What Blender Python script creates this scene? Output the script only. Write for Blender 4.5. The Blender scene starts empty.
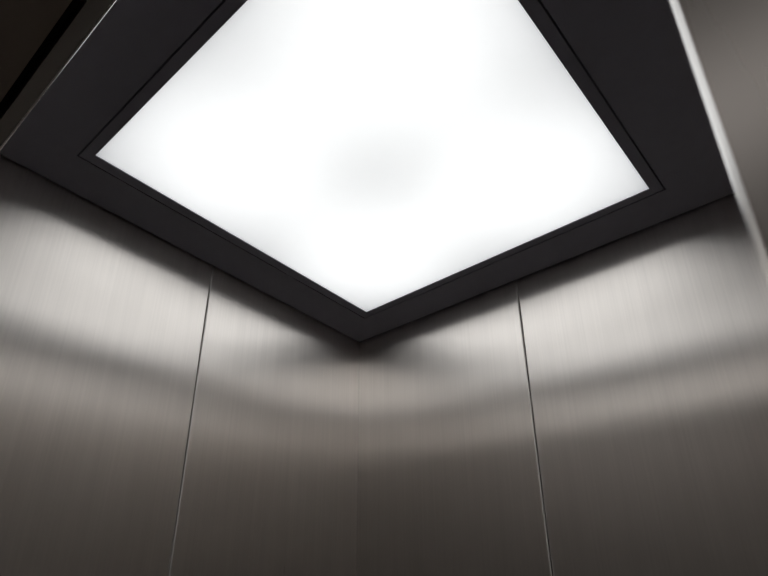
import bpy, bmesh, math
from mathutils import Vector, Matrix
sc = bpy.context.scene
C = sc.collection
S = 1.1            # metres per calibration unit (ceiling-to-lens height)
H = 2.30           # ceiling height

# ------------------------------------------------------------- helpers
def tag(o, label=None, cat=None, group=None, kind=None):
    if label: o['label'] = label
    if cat: o['category'] = cat
    if group: o['group'] = group
    if kind: o['kind'] = kind
    return o

def link(name, bm, mat, parent=None, smooth=False):
    me = bpy.data.meshes.new(name)
    bmesh.ops.recalc_face_normals(bm, faces=bm.faces)
    uvl = bm.loops.layers.uv.verify()
    for f in bm.faces:                       # metre-scaled UVs: U horizontal, V up (or along y on level faces)
        n = f.normal
        f.smooth = smooth
        for l in f.loops:
            c = l.vert.co
            if abs(n.z) > 0.75: uv = (c.x, c.y)
            elif abs(n.x) > abs(n.y): uv = (c.y, c.z)
            else: uv = (c.x, c.z)
            l[uvl].uv = uv
    bm.to_mesh(me); bm.free()
    o = bpy.data.objects.new(name, me); C.objects.link(o)
    me.materials.append(mat)
    if parent: o.parent = parent
    return o

def add_box(bm, x0, x1, y0, y1, z0, z1):
    r = bmesh.ops.create_cube(bm, size=1.0)
    for v in r['verts']:
        v.co = Vector((x0 + (v.co.x + .5) * (x1 - x0), y0 + (v.co.y + .5) * (y1 - y0), z0 + (v.co.z + .5) * (z1 - z0)))
    return r['verts']

def box(*a):
    bm = bmesh.new(); add_box(bm, *a); return bm

def bevel(bm, pick, w, seg=2):
    es = [e for e in bm.edges if pick((e.verts[0].co + e.verts[1].co) / 2, (e.verts[1].co - e.verts[0].co).normalized())]
    bmesh.ops.bevel(bm, geom=es, offset=w, segments=seg, profile=0.5, affect='EDGES')

def ring(bm, ox0, ox1, oy0, oy1, ix0, ix1, iy0, iy1, z0, z1):
    """rectangular frame between an outer and an inner rectangle, one closed solid"""
    O = [(ox0, oy0), (ox1, oy0), (ox1, oy1), (ox0, oy1)]
    I = [(ix0, iy0), (ix1, iy0), (ix1, iy1), (ix0, iy1)]
    v = lambda L, z: [bm.verts.new((x, y, z)) for x, y in L]
    ob, ib, ot, it = v(O, z0), v(I, z0), v(O, z1), v(I, z1)
    for k in range(4):
        j = (k + 1) % 4
        bm.faces.new((ob[k], ob[j], ib[j], ib[k]))
        bm.faces.new((ot[k], it[k], it[j], ot[j]))
        bm.faces.new((ob[k], ot[k], ot[j], ob[j]))
        bm.faces.new((ib[k], ib[j], it[j], it[k]))

# ------------------------------------------------------------- materials
def new_mat(name):
    m = bpy.data.materials.new(name); m.use_nodes = True
    nt = m.node_tree
    return m, nt, nt.nodes['Principled BSDF'], lambda t: nt.nodes.new(t)

def plain(name, col, rough=.5, metal=0., noise=.06, scale=30):
    m, nt, b, N = new_mat(name)
    tc = N('ShaderNodeTexCoord'); no = N('ShaderNodeTexNoise'); no.inputs['Scale'].default_value = scale
    nt.links.new(tc.outputs['Object'], no.inputs['Vector'])
    mr = N('ShaderNodeMapRange'); mr.inputs['To Min'].default_value = 1 - noise; mr.inputs['To Max'].default_value = 1 + noise
    nt.links.new(no.outputs['Fac'], mr.inputs['Value'])
    vm = N('ShaderNodeVectorMath'); vm.operation = 'SCALE'; vm.inputs[0].default_value = col
    nt.links.new(mr.outputs['Result'], vm.inputs['Scale']); nt.links.new(vm.outputs['Vector'], b.inputs['Base Color'])
    b.inputs['Roughness'].default_value = rough; b.inputs['Metallic'].default_value = metal
    return m

def steel(name, col, rough, aniso, streak=.10, horizontal=False, lean=0., haze=0.):
    """brushed stainless steel: fine streaks along the brushing, reflections drawn out across it"""
    m, nt, b, N = new_mat(name)
    L = nt.links.new
    uv = N('ShaderNodeUVMap')
    mp = N('ShaderNodeMapping'); mp.inputs['Scale'].default_value = (2, 170, 1) if horizontal else (170, 2, 1)
    L(uv.outputs['UV'], mp.inputs['Vector'])
    n1 = N('ShaderNodeTexNoise'); n1.inputs['Scale'].default_value = 1; n1.inputs['Detail'].default_value = 1.5
    L(mp.outputs['Vector'], n1.inputs['Vector'])
    mp2 = N('ShaderNodeMapping'); mp2.inputs['Scale'].default_value = (1.2, 28, 1) if horizontal else (28, 1.2, 1)
    L(uv.outputs['UV'], mp2.inputs['Vector'])
    n2 = N('ShaderNodeTexNoise'); n2.inputs['Scale'].default_value = 1; n2.inputs['Detail'].default_value = 2
    L(mp2.outputs['Vector'], n2.inputs['Vector'])
    n3 = N('ShaderNodeTexNoise'); n3.inputs['Scale'].default_value = 5; n3.inputs['Detail'].default_value = 3   # smears
    L(uv.outputs['UV'], n3.inputs['Vector'])
    ad = N('ShaderNodeMath'); ad.operation = 'ADD'; L(n1.outputs['Fac'], ad.inputs[0]); L(n2.outputs['Fac'], ad.inputs[1])
    ad2 = N('ShaderNodeMath'); ad2.operation = 'MULTIPLY_ADD'; L(n3.outputs['Fac'], ad2.inputs[0]); ad2.inputs[1].default_value = .6; L(ad.outputs[0], ad2.inputs[2])
    mr = N('ShaderNodeMapRange'); mr.inputs['From Min'].default_value = .8; mr.inputs['From Max'].default_value = 1.8
    mr.inputs['To Min'].default_value = 1 - streak; mr.inputs['To Max'].default_value = 1 + streak
    L(ad2.outputs[0], mr.inputs['Value'])
    vm = N('ShaderNodeVectorMath'); vm.operation = 'SCALE'; vm.inputs[0].default_value = col
    L(mr.outputs['Result'], vm.inputs['Scale']); L(vm.outputs['Vector'], b.inputs['Base Color'])
    mr2 = N('ShaderNodeMapRange'); mr2.inputs['From Min'].default_value = .8; mr2.inputs['From Max'].default_value = 1.8
    mr2.inputs['To Min'].default_value = rough * .96; mr2.inputs['To Max'].default_value = rough * 1.04
    L(ad2.outputs[0], mr2.inputs['Value']); L(mr2.outputs['Result'], b.inputs['Roughness'])
    b.inputs['Metallic'].default_value = 1.0
    b.inputs['Anisotropic'].default_value = aniso
    tg = N('ShaderNodeTangent'); tg.direction_type = 'UV_MAP'
    L(tg.outputs['Tangent'], b.inputs['Tangent'])
    if lean:                                  # shading normals tilted downwards to move the reflected bands up the wall
        ge = N('ShaderNodeNewGeometry'); av = N('ShaderNodeVectorMath'); av.operation = 'ADD'
        L(ge.outputs['Normal'], av.inputs[0]); av.inputs[1].default_value = (0, 0, -math.tan(math.radians(lean)))
        nn = N('ShaderNodeVectorMath'); nn.operation = 'NORMALIZE'; L(av.outputs[0], nn.inputs[0]); L(nn.outputs[0], b.inputs['Normal'])
    if haze:                                  # the broad sheen around the sharp lobe
        g = N('ShaderNodeBsdfAnisotropic'); g.inputs['Roughness'].default_value = .45
        L(vm.outputs['Vector'], g.inputs['Color'])
        mx = N('ShaderNodeMixShader'); mx.inputs[0].default_value = haze
        L(b.outputs[0], mx.inputs[1]); L(g.outputs[0], mx.inputs[2]); L(mx.outputs[0], nt.nodes['Material Output'].inputs['Surface'])
    if horizontal: b.inputs['Anisotropic Rotation'].default_value = .25
    return m

M_panel = steel('brushed_steel', (.80, .755, .715), .285, 1.0, lean=3.3, streak=.06, haze=.19)
M_far = steel('polished_steel', (.96, .92, .885), .10, .3, streak=.02, haze=.34)
M_trim = steel('satin_steel', (.74, .72, .70), .27, .0, streak=.04)
M_edge = steel('cut_steel_edge', (.80, .77, .74), .60, .0, streak=.02)
M_soffit = plain('dark_steel', (.22, .21, .20), .45, .5)
M_ceil = plain('charcoal_ceiling', (.29, .285, .34), .55)
M_back = plain('shadow_backing', (.03, .03, .03), .8)
M_landing = plain('brown_painted_lintel', (.45, .38, .32), .6)
M_lobby = plain('lobby_plaster', (.55, .52, .50), .8)
M_floor = plain('stone_floor', (.05, .047, .044), .7)
M_white = plain('white_enamel', (.94, .94, .94), .7, noise=.01)

m, nt, b, N = new_mat('opal_diffuser')
nt.nodes.remove(b)
out = nt.nodes['Material Output']
tr = N('ShaderNodeBsdfTranslucent'); tr.inputs['Color'].default_value = (.93, .935, .93, 1)
nt.links.new(tr.outputs[0], out.inputs['Surface'])
M_opal = m

# ------------------------------------------------------------- plan (calibration units -> metres)
XD, YC = 1.2945 * S, 1.284 * S                # far-side wall, front wall
LX0, LX1 = .1654 * S, 1.0559 * S            # luminous panel
LY1, LY0 = -.1509 * S, -1.0875 * S
GX0, GX1 = .1366 * S, 1.0805 * S            # outer edge of the fixture frame (the groove)
GY1, GY0 = -.1275 * S, -1.112 * S
SA, SB = -.6420 * S, .6237 * S              # panel joints

# ------------------------------------------------------------- setting
def struct(name, bm, mat, label=None):
    return tag(link(name, bm, mat), label, None, None, 'structure')

T = .05; PT = .012; BG = .004; GAP = .0015
struct('wall_left', box(-PT - BG - T, -PT - BG, -YC - .02, T, 0, H + .3), M_back)
struct('wall_right', box(-PT, XD + T, PT + BG, PT + BG + T, 0, H + .3), M_back)
struct('wall_side', box(XD, XD + T, -YC, 0, 0, H), M_far)
struct('floor', box(-.06, XD + .06, -YC - .25, .06, -.05, 0), M_floor)

bm = bmesh.new()
gap = .004; SG = .006      # groove round the light, shadow gap along the walls
ring(bm, SG, XD, -YC, -SG, GX0 - gap, GX1 + gap, GY0 - gap, GY1 + gap, H, H + .03)
ring(bm, GX0 - .02, GX1 + .02, GY0 - .02, GY1 + .02, GX0, GX1, GY0, GY1, H + .02, H + .03)
struct('ceiling', bm, M_ceil)
struct('trim_5', box(-PT - BG, SG + .02, -YC, PT + BG, H + .031, H + .05), M_back)
struct('trim_6', box(SG + .02, XD, -SG - .02, PT + BG, H + .031, H + .05), M_back)

def panel(name, bm, label):
    bm.normal_update()
    for f in bm.faces:
        if .2 < abs(f.normal.x) < .98 and .2 < abs(f.normal.y) < .98: f.material_index = 1
    o = link(name, bm, M_panel)
    o.data.materials.append(M_edge)
    return tag(o, label, 'wall panel', 'brushed steel wall panels')

BV = .0032
def left_panel(y0, y1, label):
    bm = box(-PT, 0, y0, y1, 0.0, H + .03)
    bevel(bm, lambda c, d: c.x > -.001 and c.y < -.001 and abs(d.z) > .9, BV, 2)
    return panel('steel_panel', bm, label)
def right_panel(x0, x1, label):
    bm = box(x0, x1, 0, PT, 0.0, H + .03)
    bevel(bm, lambda c, d: c.y < .001 and c.x > .001 and abs(d.z) > .9, BV, 2)
    return panel('steel_panel', bm, label)
left_panel(-YC, SA - GAP, 'brushed steel wall panel at the far left, below the ceiling light\'s left corner')
left_panel(SA + GAP, 0, 'brushed steel wall panel just left of the room corner')
right_panel(.0003, SB - GAP, 'brushed steel wall panel just right of the room corner')
right_panel(SB + GAP, XD, 'brushed steel wall panel at the far right, beside the bright door jamb edge')

# ceiling light: opal sheet in a slim frame under a lamp box
lt = bpy.data.objects.new('ceiling_light', None); C.objects.link(lt)
lt.location = ((LX0 + LX1) / 2, (LY0 + LY1) / 2, H)
tag(lt, 'large square white glowing ceiling light panel in a dark frame', 'ceiling light')
off = lt.location.copy()
def lchild(name, bm, mat):
    bmesh.ops.translate(bm, verts=bm.verts, vec=-off)
    return link(name, bm, mat, lt)
bm = bmesh.new(); ring(bm, GX0, GX1, GY0, GY1, LX0, LX1, LY0, LY1, H, H + .02)
lchild('frame', bm, M_ceil)
bm = bmesh.new()
bm.faces.new([bm.verts.new(p) for p in ((LX0 - .005, LY0 - .005, H + .0022), (LX1 + .005, LY0 - .005, H + .0022), (LX1 + .005, LY1 + .005, H + .0022), (LX0 - .005, LY1 + .005, H + .0022))])
lchild('diffuser', bm, M_opal)
bm = bmesh.new()
BX = .02; BH = .25
add_box(bm, GX0 - .02, GX0, GY0 - .02, GY1 + .02, H + .03, H + BH)
add_box(bm, GX1, GX1 + .02, GY0 - .02, GY1 + .02, H + .03, H + BH)
add_box(bm, GX0, GX1, GY0 - .02, GY0, H + .03, H + BH)
add_box(bm, GX0, GX1, GY1, GY1 + .02, H + .03, H + BH)
add_box(bm, GX0 - .02, GX1 + .02, GY0 - .02, GY1 + .02, H + BH, H + BH + .01)
lchild('lamp_housing', bm, M_white)
LAMP_W = 3.75
for i in (0, 1):
    for j in (0, 1):
        L = bpy.data.lights.new('lamp', 'AREA'); L.shape = 'DISK'; L.size = .50; L.energy = LAMP_W / 4; L.color = (.985, .995, 1.0)
        o = bpy.data.objects.new('lamp', L); C.objects.link(o); o.parent = lt
        o.location = ((i - .5) * (LX1 - LX0) * .53, (j - .5) * (LY1 - LY0) * .53, BH - .01)

# ------------------------------------------------------------- doorway
CX, CY = 1.3052 * S, -1.4444 * S            # lens
hz = .20                                    # opening head is this far (units) under the ceiling
k = 1 - hz
def head_y(yc): return CY + (yc * S - CY) * k   # point on the opening head that lines up at ceiling level yc
HB = H - hz * S
y_in = head_y(-1.2385); y_out = head_y(-1.2735); y_land = head_y(-1.2915)
bm = box(-.06, XD + .4, y_out, y_in, HB, H + .03)
bevel(bm, lambda c, d: c.z < HB + .001 and c.y > y_in - .001 and abs(d.x) > .9, .0048, 4)
bm.normal_update()
for fc in bm.faces:
    if .1 < abs(fc.normal.z) < .99: fc.material_index = 1
hd = struct('trim_1', bm, M_far, 'dark door header crossing the upper left corner with a bright lower edge'); hd.data.materials.append(M_trim)
struct('trim_2', box(-.06, XD + .4, y_out - .02, y_out, HB + .05, H), M_back)
struct('trim_3', box(-.06, XD + .4, y_land - .30, y_land, HB, H + .3), M_landing, 'dark brown landing door lintel in the upper left corner')
yj = -1.305 * S
dy = yj - CY
xj = CX - .0747 * dy
prof = [(xj + .0024, yj), (xj + .0009, yj + .0022), (xj, yj + .0052), (xj, yj + .03), (XD + .25, yj + .03), (XD + .25, yj)]   # folded sheet edge, eased
bm = bmesh.new()
lo = [bm.verts.new((x, y, 0)) for x, y in prof]; hi = [bm.verts.new((x, y, HB)) for x, y in prof]
bm.faces.new(lo); bm.faces.new(hi)
for i in range(len(prof)):
    j = (i + 1) % len(prof); bm.faces.new((lo[i], lo[j], hi[j], hi[i]))
struct('trim_4', bm, M_trim, 'brushed steel door jamb at the right edge with a bright rounded edge')

# landing outside the doorway, behind the lens
LYF = -3.6
struct('wall_landing', box(-1.2, 2.8, LYF - .05, LYF, 0, 2.7), M_lobby)
struct('ceiling_landing', box(-1.2, 2.8, LYF, y_land - .30, 2.7, 2.75), M_lobby)
struct('floor_landing', box(-1.2, 2.8, LYF, -YC - .25, -.05, 0), M_floor)
for x, y, e in ((1.3, -3.0, .85), (-.3, -3.1, 3.8)):  # second one is an added unseen fill, brightening the right wall's lower reflections
    L = bpy.data.lights.new('landing_lamp_and_fill', 'AREA'); L.shape = 'RECTANGLE'; L.size = 1.2; L.size_y = .3; L.energy = e; L.color = (1, .93, .88)
    o = bpy.data.objects.new('landing_lamp_and_fill', L); C.objects.link(o); o.location = (x, y, 2.69)

# ------------------------------------------------------------- world, camera, view
w = bpy.data.worlds.new('World'); sc.world = w; w.use_nodes = True
w.node_tree.nodes['Background'].inputs['Color'].default_value = (.0, .0, .0, 1)

f, yaw, pitch, roll = 607.37, .7602, .4642, .0246
fwd = Vector((-math.sin(yaw) * math.cos(pitch), math.cos(yaw) * math.cos(pitch), math.sin(pitch)))
right = Vector((math.cos(yaw), math.sin(yaw), 0)); up = right.cross(fwd)
r2 = math.cos(roll) * right + math.sin(roll) * up
u2 = -math.sin(roll) * right + math.cos(roll) * up
cam = bpy.data.cameras.new('camera'); co = bpy.data.objects.new('camera', cam); C.objects.link(co)
co.matrix_world = Matrix(((r2.x, u2.x, -fwd.x, CX), (r2.y, u2.y, -fwd.y, CY), (r2.z, u2.z, -fwd.z, H - S), (0, 0, 0, 1)))
cam.sensor_width = 36; cam.lens = f / 768 * 36
cam.shift_x = 38.377 / 768; cam.shift_y = 61.466 / 768
cam.clip_start = .01
cam.dof.use_dof = True; cam.dof.focus_distance = 1.6; cam.dof.aperture_fstop = 18
sc.camera = co

sc.view_settings.view_transform = 'Standard'; sc.view_settings.look = 'None'
sc.view_settings.gamma = 1; sc.view_settings.use_curve_mapping = False
sc.view_settings.exposure = 0.0
sc.cycles.max_bounces = 16; sc.cycles.glossy_bounces = 12; sc.cycles.diffuse_bounces = 8; sc.cycles.transmission_bounces = 12
